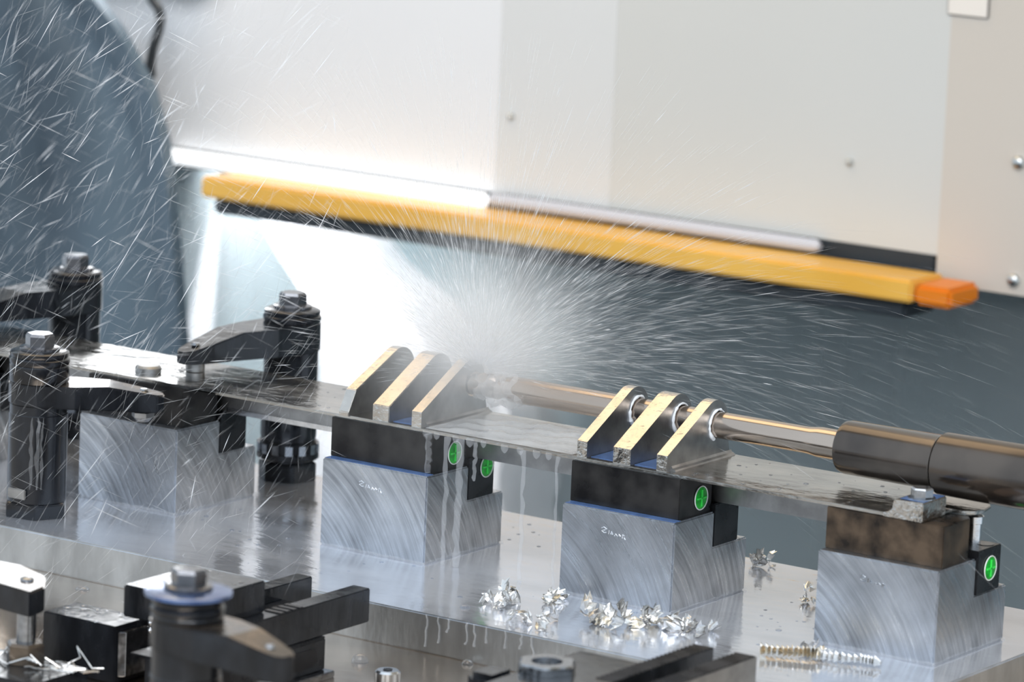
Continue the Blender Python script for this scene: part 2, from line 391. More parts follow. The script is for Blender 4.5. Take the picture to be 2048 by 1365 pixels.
# ------------------------------------------------------------------ risers and notch plates
ris_l = ['dark steel riser at the far left behind the front clamp post', 'dark steel riser on the second block, beneath the front clamp arm',
         'dark steel riser with a green plug half hidden by running coolant', 'dark steel riser with a green cross-slotted plug facing right',
         'brown stained steel riser on the rightmost block under the bolted pad']
def plug(par, y, z, x, r, off):
    d = MB().lathe([(r, 0), (r, .0006), (r*.9, .0009)], 28, (x, y, z), 'x').build('green_plug', M['green'], par, off, smooth=True)
    tag(d, 'green round plug')
    w = MB(); n = 36
    w.tube([(x+.0007, y+r*1.08*math.cos(2*PI*k/n), z+r*1.08*math.sin(2*PI*k/n)) for k in range(n+1)], .00035, 6, cap=False)
    w.build('white_rim', M['white'], d, off=off, smooth=True)
    c = MB().box(x+.0004, x+.0016, y-r*.75, y+r*.75, z-.0005, z+.0005).box(x+.0004, x+.0016, y-.0005, y+.0005, z-r*.75, z+r*.75)
    c.build('cross_slot', mat('bright_green_plastic', (.05, .8, .1), 0, .4), d, off=off)
for i in range(5):
    x1, y0 = XR[i], YO[i]
    off = (x1-.041, y0+.026, .055)
    o = empty('riser', off, ris_l[i], 'riser', 'dark risers between blocks and workpiece')
    if i == 4:
        pr = [(x1-.0795, y0+.0075), (x1-.0025, y0+.0075), (x1-.0025, y0+.0385), (x1-.007, y0+.0445), (x1-.0795, y0+.0445)]
        MB().prism(pr, .055, .0795, 'z').build('body', M['rust'], o, off, bevel=.0004)
    else:
        MB().box(x1-.0795, x1-.0025, y0+.008, y0+.0445, .055, .0799).build('body', M['riser'], o, off, bevel=.0004)
    if i in (2, 3): plug(o, y0+.0315, .0652, x1-.0025, .0066, off)
np_l = ['dark notch plate in the far left block', 'dark notch plate hanging in the corner of the second block', 'dark wet notch plate behind running coolant',
        'black notch plate at the back corner of the block with swarf', 'black notch plate with a green plug on the rightmost block']
for i in range(5):
    x1, y0 = XR[i], YO[i]
    off = (x1-.04, y0+.06, zs)
    o = empty('notch_plate', off, np_l[i], 'clamp plate', 'dark plates set in the block notches')
    MB().box(x1-.078, x1+(.0008 if i == 4 else -.0002), y0+.0452, y0+.0732, zs, .0594).build('plate', M['black'], o, off, bevel=.0005)
    if i == 4:
        plug(o, y0+.0598, .0472, x1+.0008, .0066, off)
        MB().lathe([(.0052, .0594), (.0052, .0597)], 20, (x1-.006, y0+.066, 0)).build('bolt_hole', M['blackwet'], o, off)
    if i == 2: plug(o, y0+.064, .052, x1-.0002, .0062, off)
ps = empty('locating_pin', (XR[4]-.012, .0645, .0594), 'short silver locating pin behind the brown riser', 'pin')
MB().lathe([(.0045, 0), (.0045, .012), (.0055, .0125), (.0055, .0165), (.004, .0175)], 20).build('shaft', M['silver'], ps, smooth=True)

# ------------------------------------------------------------------ workpiece
wp = empty('workpiece', (-.2, .048, .0595), 'long wet bracket casting with two sets of three ribs lying across the risers', 'workpiece')
WO = (-.2, .048, .0595)
pl = [(-.80, .0095), (.1585, .0095), (.1585, .045), (.166, .045), (.172, .050), (.1735, .058), (.171, .070), (.163, .082), (.150, .086), (-.80, .086)]
MB().prism(pl, .080, .082, 'z').build('top_plate', M['work'], wp, WO, bevel=.0005)
MB().box(-.80, .150, .0500, .0720, .0596, .080).build('spine_bar', M['bar'], wp, WO, bevel=.0008)
MB().box(-.372, -.262, .0492, .0500, .0596, .0628).build('spine_ledge', M['silver'], wp, WO)
def rib(x0, x1, kind=0, hole=False):
    c, R = (.0640, .1035), .0148
    p = []
    if kind == 0: p += [(.0110, .0815), (.0110, .0918)]
    else: p += [(.0085, .0815), (.0085, .0842), (.0160, .0975)]
    a0 = PI/2 + math.radians(27); 
    for k in range(15):
        a = a0 - (a0 - 0)*k/14
        p.append((c[0]+R*math.cos(a), c[1]+R*math.sin(a)))
    p += [(.0795, .093), (.083, .0815)]
    if hole:
        bm = bmesh.new(); lo = [bm.verts.new((x0, y, z)) for y, z in p]; hl = [bm.verts.new((x0, .066+.0086*math.cos(2*PI*k/24), .103+.0086*math.sin(2*PI*k/24))) for k in range(24)]
        ed = [bm.edges.new((l[k], l[(k+1) % len(l)])) for l in (lo, hl) for k in range(len(l))]
        bmesh.ops.triangle_fill(bm, use_beauty=True, edges=ed)
        g = bmesh.ops.extrude_face_region(bm, geom=bm.faces[:])
        bmesh.ops.translate(bm, vec=(x1-x0, 0, 0), verts=[e for e in g['geom'] if isinstance(e, bmesh.types.BMVert)])
        bm.verts.index_update(); mb = MB(); mb.v = [tuple(v.co) for v in bm.verts]; mb.f = [tuple(v.index for v in f.verts) for f in bm.faces]; bm.free()
    else: mb = MB().prism(p[::-1], x0, x1, 'x')
    o = mb.build('rib', M['rib'], wp, WO, bevel=0 if hole else .0004)
    o.data.materials.append(M['bar'])
    for q in o.data.polygons:
        if abs(q.normal.x) > .8: q.material_index = 1
    return o
RB = []
for (a, b, k) in ((-.2535, -.2460, 1), (-.2295, -.2170, 0), (-.1997, -.1925, 0), (-.0780, -.0710, 0), (-.0522, -.0400, 0), (-.0216, -.0143, 0)):
    RB.append(rib(a, b, k, a > -.21))
# weld-like foot fillets running along the rib bases
for x in (-.1925, -.0143):
    MB().prism([(x, .082), (x+.0032, .082), (x+.0026, .0829), (x+.0008, .0836), (x, .0850)], .016, .084, 'y').build('foot_fillet', M['bar'], wp, WO)
# lather rims where the tool leaves the ribs
for x in (-.0708, -.0398, -.0141):
    f = MB(); path = []; rad = []
    for k in range(19):
        a = math.radians(40 + 205*k/18); rr = .0092
        path.append((x+.0003, .066+rr*math.cos(a), .103+rr*math.sin(a))); rad.append(.0004 + .0007*random.random() + (.0005 if k > 14 else 0))
    f.tube(path, rad, 7).build('lather_rim', M['foam'], wp, WO, smooth=True)
# right-hand pad with bolt
pad = [(.1330, .0818), (.1368, .0826), (.1392, .0848), (.1399, .0905), (.1592, .0910), (.1592, .0797), (.1330, .0797)]
MB().prism(pad, .0092, .0376, 'y').build('pad', M['rib'], wp, WO, bevel=.0006)
pb = MB().lathe([(.0080, .0911), (.0080, .0918)], 28, (.1515, .0215, 0)).hexa(.0066, .0918, .0975, (.1515, .0215), .3)
tag(pb.build('pad_bolt', M['bolt'], wp, WO), 'grey hex bolt on the pad')
# contact buttons on the left part
for (x, y, r, h) in ((-.4215, .0300, .0085, .0045),):
    MB().lathe([(r, .082), (r, .082+h*.7), (r*.8, .082+h)], 28, (x, y, 0)).build('contact_button', M['bar'], wp, WO, smooth=True)

# ------------------------------------------------------------------ boring tool
bt = empty('boring_tool', (.12, .066, .103), 'long boring bar in a dark round holder, passing through the ribs from the right', 'tool')
TO = (.12, .066, .103)
AX = (0, .066, .103)
MB().lathe([(.0079, -.1630), (.0081, -.1625), (.0081, .0490), (.0085, .0530), (.0092, .0580), (.0090, .0760)], 40, AX, 'x').build('bar', M['chrome'], bt, TO, smooth=True)
# fluted cutting end
fl = MB(); n = 26; seg = 24; vs = []; fs = []
for k in range(n+1):
    t = -.1995 + .0372*k/n; tw = k*.22
    for i in range(seg):
        a = 2*PI*i/seg; r = .0076*(1 - .30*max(0, math.cos(2*(a+tw)))**3); vs.append((t, .066+r*math.cos(a), .103+r*math.sin(a)))
for k in range(n):
    for i in range(seg): j = (i+1) % seg; fs.append((k*seg+i, k*seg+j, (k+1)*seg+j, (k+1)*seg+i))
fs.append(tuple(range(seg))[::-1]); fs.append(tuple(n*seg+i for i in range(seg)))
fl.add(vs, fs).build('cutting_end', M['chrome'], bt, TO, smooth=True)
MB().lathe([(.0095, .0735), (.0138, .0735), (.0152, .0745), (.0160, .0775), (.0165, .1380), (.0172, .1395)], 56, AX, 'x').build('collet_nut', M['holder'], bt, TO, smooth=True)
MB().lathe([(.0168, .1396), (.0184, .1410), (.0188, .19), (.0196, .30), (.0200, .75)], 56, AX, 'x').build('holder_body', M['holder'], bt, TO, smooth=True)

# ------------------------------------------------------------------ swing clamps
def arm_mesh(L, w0, w1, zb0, zt0, zb1, zt1, hump=.0):
    """clamp arm along +x: round eye at the post, flat back, nose sloping down to a chamfered tip"""
    kx = .56
    eye = [(w0*math.cos(PI/2 + PI*k/12), w0*math.sin(PI/2 + PI*k/12)) for k in range(13)]
    wk = w0 + (w1-w0)*.7
    out = eye + [(L*.3, -w0*.95), (L*kx, -wk), (L*.8, -w1), (L*.95, -w1*.75), (L, -w1*.35), (L, w1*.35), (L*.95, w1*.75), (L*.8, w1), (L*kx, wk), (L*.3, w0*.95)]
    n = len(out); vs = []
    for top in (0, 1):
        for x, y in out:
            t = min(max(x/L, 0), 1)
            z = (zt0 if t <= kx else zt0 + (zt1-zt0)*(t-kx)/(1-kx)) if top else zb0+(zb1-zb0)*t
            vs.append((x, y, z))
    a, b = 14, 21
    fs = [tuple(range(n))[::-1], tuple(n+i for i in list(range(0, a+1)) + list(range(b, n))), tuple(n+i for i in range(a, b+1))]
    fs += [(i, (i+1) % n, n+(i+1) % n, n+i) for i in range(n)]
    return MB().add(vs, fs)
def swing_clamp(loc, label, az, L, arm, plain, rust=False, cap=.0112, flange=False):
    o = empty('swing_clamp', loc, label, 'clamp', 'black swing clamp posts')
    zb0, zt0, zb1, zt1, hump = arm
    if plain:
        MB().lathe([(.0187, .010), (.0187, .066), (.0182, .0665), (.0182, zb0-.0004)], 48).build('post', M['blackwet'], o, smooth=True)
        f = MB().hexa(.0212, 0, .010, (0, 0), .12, .1); f.build('foot', M['blackwet'], o, bevel=.0006)
    else:
        MB().lathe([(.0172, .0128), (.0172, .0140)], 48).lathe([(.0180, .0262), (.0186, .030), (.0186, .0405), (.0180, .042), (.0180, zb0-.0004)], 48).build('post', M['blackwet'], o, smooth=True)
        f = MB().hexa(.0200, 0, .0128, (0, 0), .35, .08); f.build('foot', M['blackwet'], o, bevel=.0005)
        # castle nut with notches
        nt = MB(); nt.lathe([(.0195, .0140), (.0207, .0150), (.0207, .0185), (.0198, .0186)], 48)
        nt.lathe([(.0190, .0186), (.0190, .0262)], 48)
        nt.build('castle_nut', M['black'], o, smooth=True)
        for k in range(14):
            a = 2*PI*k/14
            t = MB().box(.0188, .0206, -.0024, .0024, .0186, .0250); ca, sa = math.cos(a), math.sin(a)
            t.v = [(v[0]*ca-v[1]*sa, v[0]*sa+v[1]*ca, v[2]) for v in t.v]
            t.build('nut_tooth', M['bolt'], o)
    am_ = arm_mesh(L, .0192, .0105, zb0, zt0, zb1, zt1, hump)
    ca, sa = math.cos(az), math.sin(az)
    am_.v = [(v[0]*ca-v[1]*sa, v[0]*sa+v[1]*ca, v[2]) for v in am_.v]
    A = am_.build('arm', M['brownwet'] if rust else M['blackwet'], o, bevel=.0008)
    if rust:
        A.data.materials.append(M['blackwet'])
        for p in A.data.polygons:
            if p.normal.z < .6: p.material_index = 1
    tx, ty = (L-.013)*ca, (L-.013)*sa
    MB().lathe([(.0030, zt1+.0002), (.0034, zt1+.0004), (.0022, zt1+.0016)], 16, (tx, ty, 0)).build('set_screw', M['bolt'], A, smooth=True)
    A.children[-1].location.z = (zt0-zt1)*.30
    if plain:
        MB().hexa(.0075, zb1-.0035, zb1-.0002, (tx, ty), .4, .1).lathe([(.004, zb1-.0065), (.0065, zb1-.0036)], 18, (tx, ty, 0)).build('contact_pad', M['bar'], A)
    else:
        MB().lathe([(.0062, .0824), (.0062, zb1+.001)], 22, (tx, ty, 0)).build('contact_pad', M['bar'], A, smooth=True)
    c0 = zt0+.0003
    if plain:
        MB().lathe([(.0184, c0), (.0190, c0+.001), (.0190, c0+cap-.0007), (.0184, c0+cap)], 48).build('cap', M['blackwet'], o, smooth=True)
        c0 += cap+.0002
    MB().lathe([(.0187, c0), (.0193, c0+.0015), (.0193, c0+.0035), (.0180, c0+.0045), (.0186, c0+.0055), (.0186, c0+.0075), (.0165, c0+.0085)], 48).build('collar', M['blackwet'], o, smooth=True)
    h0 = c0+.0086
    if flange:
        MB().lathe([(.0205, h0), (.0228, h0+.0012), (.0228, h0+.0030), (.0190, h0+.0040)], 40).build('flange_washer', M['bluebolt'], o, smooth=True)
        h0 += .0041
    MB().lathe([(.0128, h0), (.0128, h0+.0018), (.0105, h0+.0026)], 36).build('washer', M['darkbolt'], o, smooth=True)
    MB().hexa(.0093, h0+.0026, h0+.0105, (0, 0), .5, .22).build('hex_head', M['darkbolt'], o)
    return o
A_ = swing_clamp((-.4375, -.0600, 0), 'tall black clamp post standing in front of the workpiece at the left', math.atan2(.044, .060), .079, (.0725, .0860, .0690, .0800, 0), True, True)
MB().box(-.0072, .0072, -.0200, -.0186, .013, .0195).build('name_tab', M['bar'], A_, bevel=.0006)
A_.children[-1].rotation_euler = (0, 0, math.radians(34))
C_ = swing_clamp((-.389, .1400, 0), 'black clamp post behind the workpiece with castle nut below, before the white glare', math.atan2(-.093, -.014), .100, (.0870, .1060, .0880, .0960, 0), False)
B_ = swing_clamp((-.580, .1470, 0), 'black clamp post furthest back at the left edge', math.atan2(-.093, -.014), .100, (.0870, .1060, .0880, .0960, 0), False)
D_ = swing_clamp((-.0250, -.4330, ZT), 'blurred black clamp post nearest the viewer at the bottom left', math.atan2(-.005, .06), .070, (.0815, .0960, .0750, .0890, 0), True, True, .0025, True)
# clamp arm entering at the bottom left corner, with its pressure screw

# ------------------------------------------------------------------ spray helpers
def streaks(name, n, gen, m, label, seed):
    rnd = random.Random(seed); vs = []; fs = []
    for _ in range(n):
        p, d, l, r = gen(rnd); d = d.normalized(); a = d.orthogonal().normalized(); b = d.cross(a); k = len(vs)
        q = p + d*l*rnd.uniform(.35, .65)
        vs += [p, q+a*r, q+(-a*.5+b*.866)*r, q+(-a*.5-b*.866)*r, p+d*l]
        fs += [(k, k+2, k+1), (k, k+3, k+2), (k, k+1, k+3), (k+4, k+1, k+2), (k+4, k+2, k+3), (k+4, k+3, k+1)]
    mb = MB(); mb.v = [tuple(v) for v in vs]; mb.f = fs
    return tag(mb.build(name, m, fix=False), label, 'coolant spray', kind='stuff')

# ------------------------------------------------------------------ foreground clamps on the machine table
# slide clamp: body, jaw, two rails along Y, tongue plate, slotted foot
sc = empty('slide_clamp', (-.15, -.22, ZT), 'black slide clamp with two rails pointing at the base plate edge', 'clamp')
SO = (-.15, -.22, ZT)
MB().box(-.180, -.128, -.292, -.229, .0205, .0390).build('body', M['blackwet'], sc, SO, bevel=.0008)
MB().box(-.176, -.1175, -.290, -.184, -.0012, .0000).box(-.165, -.1175, -.290, -.184, -.0195, -.0012).build('foot', M['black'], sc, SO, bevel=.0005)
MB().box(-.175, -.112, -.295, -.1815, ZT, -.0197).build('foot_plate', M['bolt'], sc, SO, bevel=.0005)
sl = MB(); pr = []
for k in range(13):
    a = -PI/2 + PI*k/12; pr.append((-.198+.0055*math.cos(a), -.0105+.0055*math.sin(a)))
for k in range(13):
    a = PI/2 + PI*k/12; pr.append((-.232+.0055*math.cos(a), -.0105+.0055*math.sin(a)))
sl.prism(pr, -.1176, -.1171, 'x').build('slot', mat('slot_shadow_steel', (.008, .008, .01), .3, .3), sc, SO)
for (a, b) in ((-.1310, -.1187), (-.1720, -.1605)):
    r_ = MB().box(a, b, -.262, -.1400, .0002, .0203).build('rail', M['blackwet'], sc, SO, bevel=.0006)
    for k in range(4):
        MB().box(a+.0005, b-.0005, -.226+.006*k, -.2225+.006*k, .0203, .0209).build('serration', M['black'], r_, SO)
MB().box(-.1600, -.1315, -.262, -.168, .0085, .0115).build('tongue', M['black'], sc, SO, bevel=.0004)
jw = MB().box(-.232, -.205, -.2245, -.205, -.0235, .012).build('jaw', M['black'], sc, SO, bevel=.0005)
for r_ in range(4):
    for k in range(5):
        y = -.2245; x = -.2285+.005*k; z = -.006+.0045*r_
        MB().add([(x-.002, y, z), (x+.002, y, z), (x, y, z+.002), (x, y, z-.002), (x, y-.0013, z)], [(0, 4, 2), (2, 4, 1), (1, 4, 3), (3, 4, 0)]).build('jaw_tooth', M['bolt'], jw, SO)

# gripper block at the lower left
gb = empty('gripper_block', (-.22, -.266, ZT), 'black gripper block with a puddled white top at the lower left', 'block')
MB().prism([(-.0268, -.015), (.0265, -.015), (.0265, .0148), (-.0268, .0148)], 0, .0335, 'z').build('body', M['blackwet'], gb, bevel=.0008)
MB().prism([(.0268, -.013), (.030, -.010), (.030, .010), (.0268, .013)], .004, .030, 'z').build('side_strip', M['bolt'], gb, bevel=.0004)

# clamp arm end with pressure screw at the bottom left corner
ca_ = empty('clamp_arm', (-.2115, -.339, 0), 'black clamp arm end with a pressure screw at the bottom left corner', 'clamp')
CO = (-.2115, -.339, 0)
pa = [(-.1924, -.3456), (-.1895, -.3614), (-.2217, -.3570), (-.345, -.358), (-.345, -.320), (-.2350, -.3150), (-.2080, -.3260)]
am2 = MB().prism(pa, .0305, .0450, 'z').build('arm', M['brownwet'], ca_, CO, bevel=.0009)
am2.data.materials.append(M['blackwet'])
for p in am2.data.polygons:
    if p.normal.z < .6: p.material_index = 1
MB().lathe([(.0038, .0451), (.0036, .0462), (.002, .0468)], 16, (-.2085, -.3415, 0)).build('set_screw', M['bolt'], ca_, CO, smooth=True)
MB().lathe([(.0068, .0275), (.0068, .0304)], 24, (-.2095, -.3400, 0)).lathe([(.0054, .0098), (.0054, .0275)], 24, (-.2095, -.3400, 0)).build('screw_shaft', M['bolt'], ca_, CO, smooth=True)
MB().hexa(.0112, -.0020, .0098, (-.2095, -.3400), .3, .12).build('nut', M['brownwet'], ca_, CO)
pb2 = empty('support_block', (-.225, -.352, ZT), 'low dark support block strewn with thin swarf under the corner clamp arm', 'block')
MB().box(-.050, .0490, -.022, .026, 0, .0212).build('body', M['blackwet'], pb2, bevel=.0007)
# thin wire-like swarf lying across it
for k in range(9):
    rr = random.Random(40+k); x0 = -.235+.007*k; y0 = -.345+rr.uniform(-.012, .014); pth = []; z = -.0012
    for j in range(7):
        pth.append((x0+j*rr.uniform(.002, .005), y0+rr.uniform(-.003, .003)+.001*j, z+abs(rr.gauss(0, .0025))+(.004 if j in (3, 4) and k % 3 == 0 else 0)))
    tag(MB().tube(pth, rr.uniform(.00035, .0006), 5).build('swarf_wire', M['chip'], smooth=True), 'thin bright swarf wire lying on the low block at the bottom left', 'metal chip', 'swarf wires at the bottom left')

# bushing clamp at the bottom edge
fc = empty('bushing_clamp', (.11, -.23, ZT), 'dark bushing clamp with round hole and two serrated rails at the bottom edge', 'clamp')
FO = (.11, -.23, ZT)
MB().box(.0690, .1105, -.300, -.2050, .006, .0292).build('body', M['blackwet'], fc, FO, bevel=.0008)
MB().box(.060, .150, -.310, -.200, ZT, .006).build('foot', M['black'], fc, FO, bevel=.0008)
hx = MB(); ring = []
n = 36
for (r0, z0, r1, z1) in ((.0075, .0345, .0078, .0293),):
    vs = []; fs = []
    for k in range(n):
        a = 2*PI*k/n; R = .0155*(1+.07*math.cos(6*a)); ca, sa = math.cos(a), math.sin(a)
        vs += [(.0800+R*ca, -.2545+R*sa, .0293), (.0800+R*ca, -.2545+R*sa, .0335), (.0800+R*.93*ca, -.2545+R*.93*sa, .0345), (.0800+.0085*ca, -.2545+.0085*sa, .0345), (.0800+.0080*ca, -.2545+.0080*sa, .0300), (.08, -.2545, .0298)]
    for k in range(n):
        j = (k+1) % n
        for q in range(5): fs.append((k*6+q, j*6+q, j*6+q+1, k*6+q+1))
    hx.add(vs, fs)
hx.build('bushing', M['bolt'], fc, FO, smooth=True)
for (x, y) in ((.0765, -.258), (.0835, -.2500), (.0868, -.2560)):
    MB().lathe([(.0012, .0300), (.0011, .0306), (.0005, .0309)], 12, (x, y, 0)).build('bead', M['foam'], fc, FO, smooth=True)
MB().box(.048, .0665, -.285, -.262, ZT, .0290).build('side_lug', M['blackwet'], fc, FO, bevel=.003)
for (a, b) in ((.1106, .1217), (.1372, .1493)):
    r_ = MB().box(a, b, -.300, -.1515, .0065, .0300).build('rail', M['blackwet'] if a < .12 else M['bar'], fc, FO, bevel=.0004)
    for k in range(24):
        y = -.1535-.0042*k; w = MB().add([(a, y, .0300), (b, y, .0300), (b, y-.0036, .0300), (a, y-.0036, .0300), (a, y-.0018, .0311), (b, y-.0018, .0311)],
            [(0, 1, 5, 4), (4, 5, 2, 3), (0, 4, 3), (1, 2, 5), (0, 3, 2, 1)])
        w.build('serration', M['black'], r_, FO)

# ------------------------------------------------------------------ swarf
def chip_mesh(seed, n=9, r0=.0012, r1=.0052):
    """curled chip: a conical curl of folded segments, like a broken paper cup"""
    rr = random.Random(seed); vs = []; fs = []
    turn = rr.uniform(2.6, 4.6); pitch = rr.uniform(.0003, .0012); flare = rr.uniform(.35, .95); r1 *= rr.uniform(.8, 1.15); h = r1*rr.uniform(.9, 1.5)
    for k in range(n+1):
        a = turn*k/n; z = pitch*a; w = 1 + .12*(-1)**k
        vs += [(r1*.28*math.cos(a), r1*.28*math.sin(a), z), (r1*.62*math.cos(a+.06)*w, r1*.62*math.sin(a+.06)*w, z+h*.45), (r1*flare*w*math.cos(a+.15), r1*flare*w*math.sin(a+.15), z+h*(1+.15*(-1)**k))]
    for k in range(n):
        i = 3*k; fs += [(i, i+1, i+4, i+3), (i+1, i+2, i+5, i+4)]
    m = len(vs); vs += [(x*.94, y*.94, z+.0001) for x, y, z in vs]; fs += [tuple(v+m for v in f[::-1]) for f in fs]
    mb = MB(); mb.add(vs, fs); return mb
CH = []
for s in range(8):
    o = chip_mesh(100+s, 6+s % 3).build('metal_chip', M['chipwarm'] if s == 2 else M['chip']); CH.append(o.data); bpy.data.objects.remove(o)
def chip(x, y, z, label, group, rr, sc=1.0):
    o = bpy.data.objects.new('metal_chip', CH[rr.randrange(8)]); C.objects.link(o)
    sc *= rr.uniform(.6, 1.15)
    o.rotation_euler = (rr.gauss(0, 1.0), rr.gauss(0, 1.0), rr.uniform(0, 6.28)); o.scale = (sc, sc, sc); o.location = (x, y, z)
    bpy.context.view_layer.update() if False else None
    mz = min((o.rotation_euler.to_matrix() @ (Vector(v.co)*sc)).z for v in o.data.vertices)
    o.location.z = z - mz
    return tag(o, label, 'metal chip', group)
piles = [((-.0830, -.0480), (.014, .011), 16, 'bright curled chip in the swarf pile nearest the plate edge', 'chips in the left swarf pile', 1.0, 2),
         ((-.0650, -.0220), (.015, .005), 11, 'small grey chip strung along the foot of the middle block', 'chips along the middle block foot', .8, 1),
         ((-.0500, -.0780), (.011, .010), 8, 'straw tinted chip lying near the plate front edge', 'chips near the plate edge', .9, 1),
         ((-.0180, -.0500), (.022, .012), 24, 'chip in the dense swarf pile before the middle block', 'chips in the middle swarf pile', 1.05, 2),
         ((.0080, -.0330), (.011, .008), 11, 'upright pale chip at the front corner of the middle block', 'chips at the block corner', 1.15, 2),
         ((.0370, -.0270), (.013, .011), 10, 'pale fanned chip lying right of the middle block corner', 'chips right of the corner', .95, 1),
         ((-.0250, .1480), (.007, .006), 9, 'grey chip in the heap behind the middle block', 'chips in the rear heap', .95, 2),
         ((.0440, .0840), (.004, .006), 5, 'dark chip against the left side of the rightmost block', 'chips beside the rightmost block', .9, 2)]
rr = random.Random(5)
for (c, sg, n, lab, grp, sc_, lay) in piles:
    for k in range(n):
        lv = k*lay//n
        chip(c[0]+rr.uniform(-1, 1)*sg[0]*(1-.4*lv), c[1]+rr.uniform(-1, 1)*sg[1]*(1-.4*lv), .0002+.0042*lv, lab, grp, rr, sc_)
chip(.0258, -.0295, .0002, 'lone tall chip leaning by the right foot of the middle block', None, rr, 1.1)
# long helical swarf strings lying in front of the rightmost block
def string(path, n, R, name_label, m):
    vs = []; fs = []
    for k in range(n):
        t = k/(n-1)*(len(path)-1); i = min(int(t), len(path)-2); u = t-i
        P = Vector(path[i]).lerp(Vector(path[i+1]), u); d = (Vector(path[i+1])-Vector(path[i])).normalized()
        side = Vector((-d.y, d.x, 0)); r = R*random.uniform(.8, 1.15); b = len(vs); seg = 7
        for j in range(seg+1):
            a = -.5 + 3.9*j/seg
            o_ = side*math.cos(a) + Vector((0, 0, 1))*math.sin(a)
            vs += [P + o_*r*.35 + d*(.0042*.9), P + o_*r - d*.0006 + d*.0012*j/seg]
        for j in range(seg): q = b+2*j; fs += [(q, q+1, q+3), (q, q+3, q+2)]
    zm = min(v[2] for v in vs); mb = MB(); mb.add([(v[0], v[1], v[2]-zm+.0003) for v in vs], fs)
    return tag(mb.build('swarf_string', m, fix=False), name_label, 'swarf')
string([(.0905, -.0480, .004), (.1020, -.0430, .004), (.1120, -.0370, .0045), (.1200, -.0330, .004)], 13, .0048, 'coiled straw-coloured swarf string left of the rightmost block foot', M['chipwarm'])
string([(.1205, -.0330, .004), (.1330, -.0310, .004), (.1450, -.0260, .0045), (.1520, -.0240, .004)], 12, .0044, 'coiled silver swarf string along the foot of the rightmost block', M['chip'])
for k in range(4):
    chip(.104+.006*k, -.026+.003*k, .0003, 'small chip piled beside the coiled swarf strings', 'chips by the strings', rr, .9)

# ------------------------------------------------------------------ loose droplets and puddles
def blob(loc, r, flat, label, group=None):
    pr = [(r*math.cos(a)*1.0, r*flat*math.sin(a)) for a in [0, .35, .7, 1.05, 1.35]]
    return tag(MB().lathe(pr, 22, loc).build('coolant_drop', M['water'], smooth=True), label, 'droplet', group)
blob((-.1211, -.1444, ZT), .0052, .95, 'large clear coolant drop on the table right of the slotted clamp foot')
blob((-.0719, -.1057, ZT), .0035, .9, 'dark round coolant drop at the foot of the base plate')
blob((-.098, -.072, .0), .0032, .6, 'clear coolant drop on the base plate edge above the runs')
blob((-.3489, -.1204, ZT), .0045, .5, 'coolant drop on the table left of the gripper block')
bs = empty('bolt_stub', (-.0875, -.1637, ZT), 'low round bolt head on the table at the bottom edge', 'bolt')
MB().lathe([(.0075, 0), (.0075, .004), (.0062, .0052)], 24).build('head', M['silver'], bs, smooth=True)
MB().lathe([(.003, .0050), (.003, .0056)], 6).build('socket', M['black'], bs)
def beads(name, rects, n, seed, label, rmax=.0026):
    rr = random.Random(seed); mb = MB()
    for _ in range(n):
        x0, x1, y0, y1, z = rr.choice(rects); r = rr.uniform(.0006, rmax)*rr.uniform(.5, 1)
        mb.lathe([(r, 0), (r*.85, r*.22), (r*.45, r*.36)], 10, (rr.uniform(x0, x1), rr.uniform(y0, y1), z))
    return tag(mb.build(name, M['water'], smooth=True), label, 'droplets', kind='stuff')
beads('coolant_beads', [(-.178, -.13, -.29, -.231, .039), (-.245, -.195, -.28, -.253, .010)], 60, 3, 'small coolant beads standing on the two black clamp tops')
beads('plate_beads', [(-.38, .19, -.095, -.005, 0), (-.30, -.10, .09, .155, 0), (-.36, -.27, -.05, .15, 0), (.02, .09, .0, .15, 0)], 130, 4, 'small coolant beads scattered on the base plate', .0024)
beads('workpiece_beads', [(-.30, .12, .012, .085, .082)], 90, 6, 'small coolant beads on the workpiece top', .0022)

# ------------------------------------------------------------------ running coolant
def stream(path, rad, label=None):
    return tag(MB().tube(path, rad, 9).build('coolant_stream', M['stream'], smooth=True), label, 'coolant stream', 'coolant running off the workpiece')
rr = random.Random(11)
def fall(x, y, z0, z1, r, lab):
    n = 12; stream([(x+rr.gauss(0, .0004), y+rr.gauss(0, .0004), z0+(z1-z0)*k/n) for k in range(n+1)], [r*(.6+.7*abs(math.sin(k*1.3+x*900)))*(1.5 if k == 0 else 1) for k in range(n+1)], lab)
fall(-.1842, .0078, .0800, .0560, .0018, 'coolant run at the front corner of the wet riser')
fall(-.1700, .0070, .0800, .0005, .0013, 'thin coolant fall just right of the wet riser corner')
fall(-.1610, .0080, .0800, .0005, .0020, 'widest coolant fall, in front of the half hidden green plug')
fall(-.1500, .0080, .0800, .0560, .0011, 'short coolant drip under the workpiece edge')
fall(-.1140, .0080, .0800, .0005, .0012, 'coolant fall between the two middle blocks')
fall(-.0895, .0080, .0800, .0005, .0008, 'threadlike coolant fall beside the middle block left edge')
# dripping scalloped lip of liquid below the workpiece edge
lp = MB()
for k in range(9):
    x = -.188+.0115*k+rr.uniform(-.003, .003); r = rr.uniform(.0010, .0026)
    lp.lathe([(r*.2, -r*1.6), (r*.7, -r*1.1), (r, -r*.3), (r*.9, .0012)], 10, (x, .0092, .0803))
tag(lp.build('coolant_drips', M['stream'], smooth=True), 'scalloped row of coolant drips under the workpiece edge', 'coolant', kind='stuff')
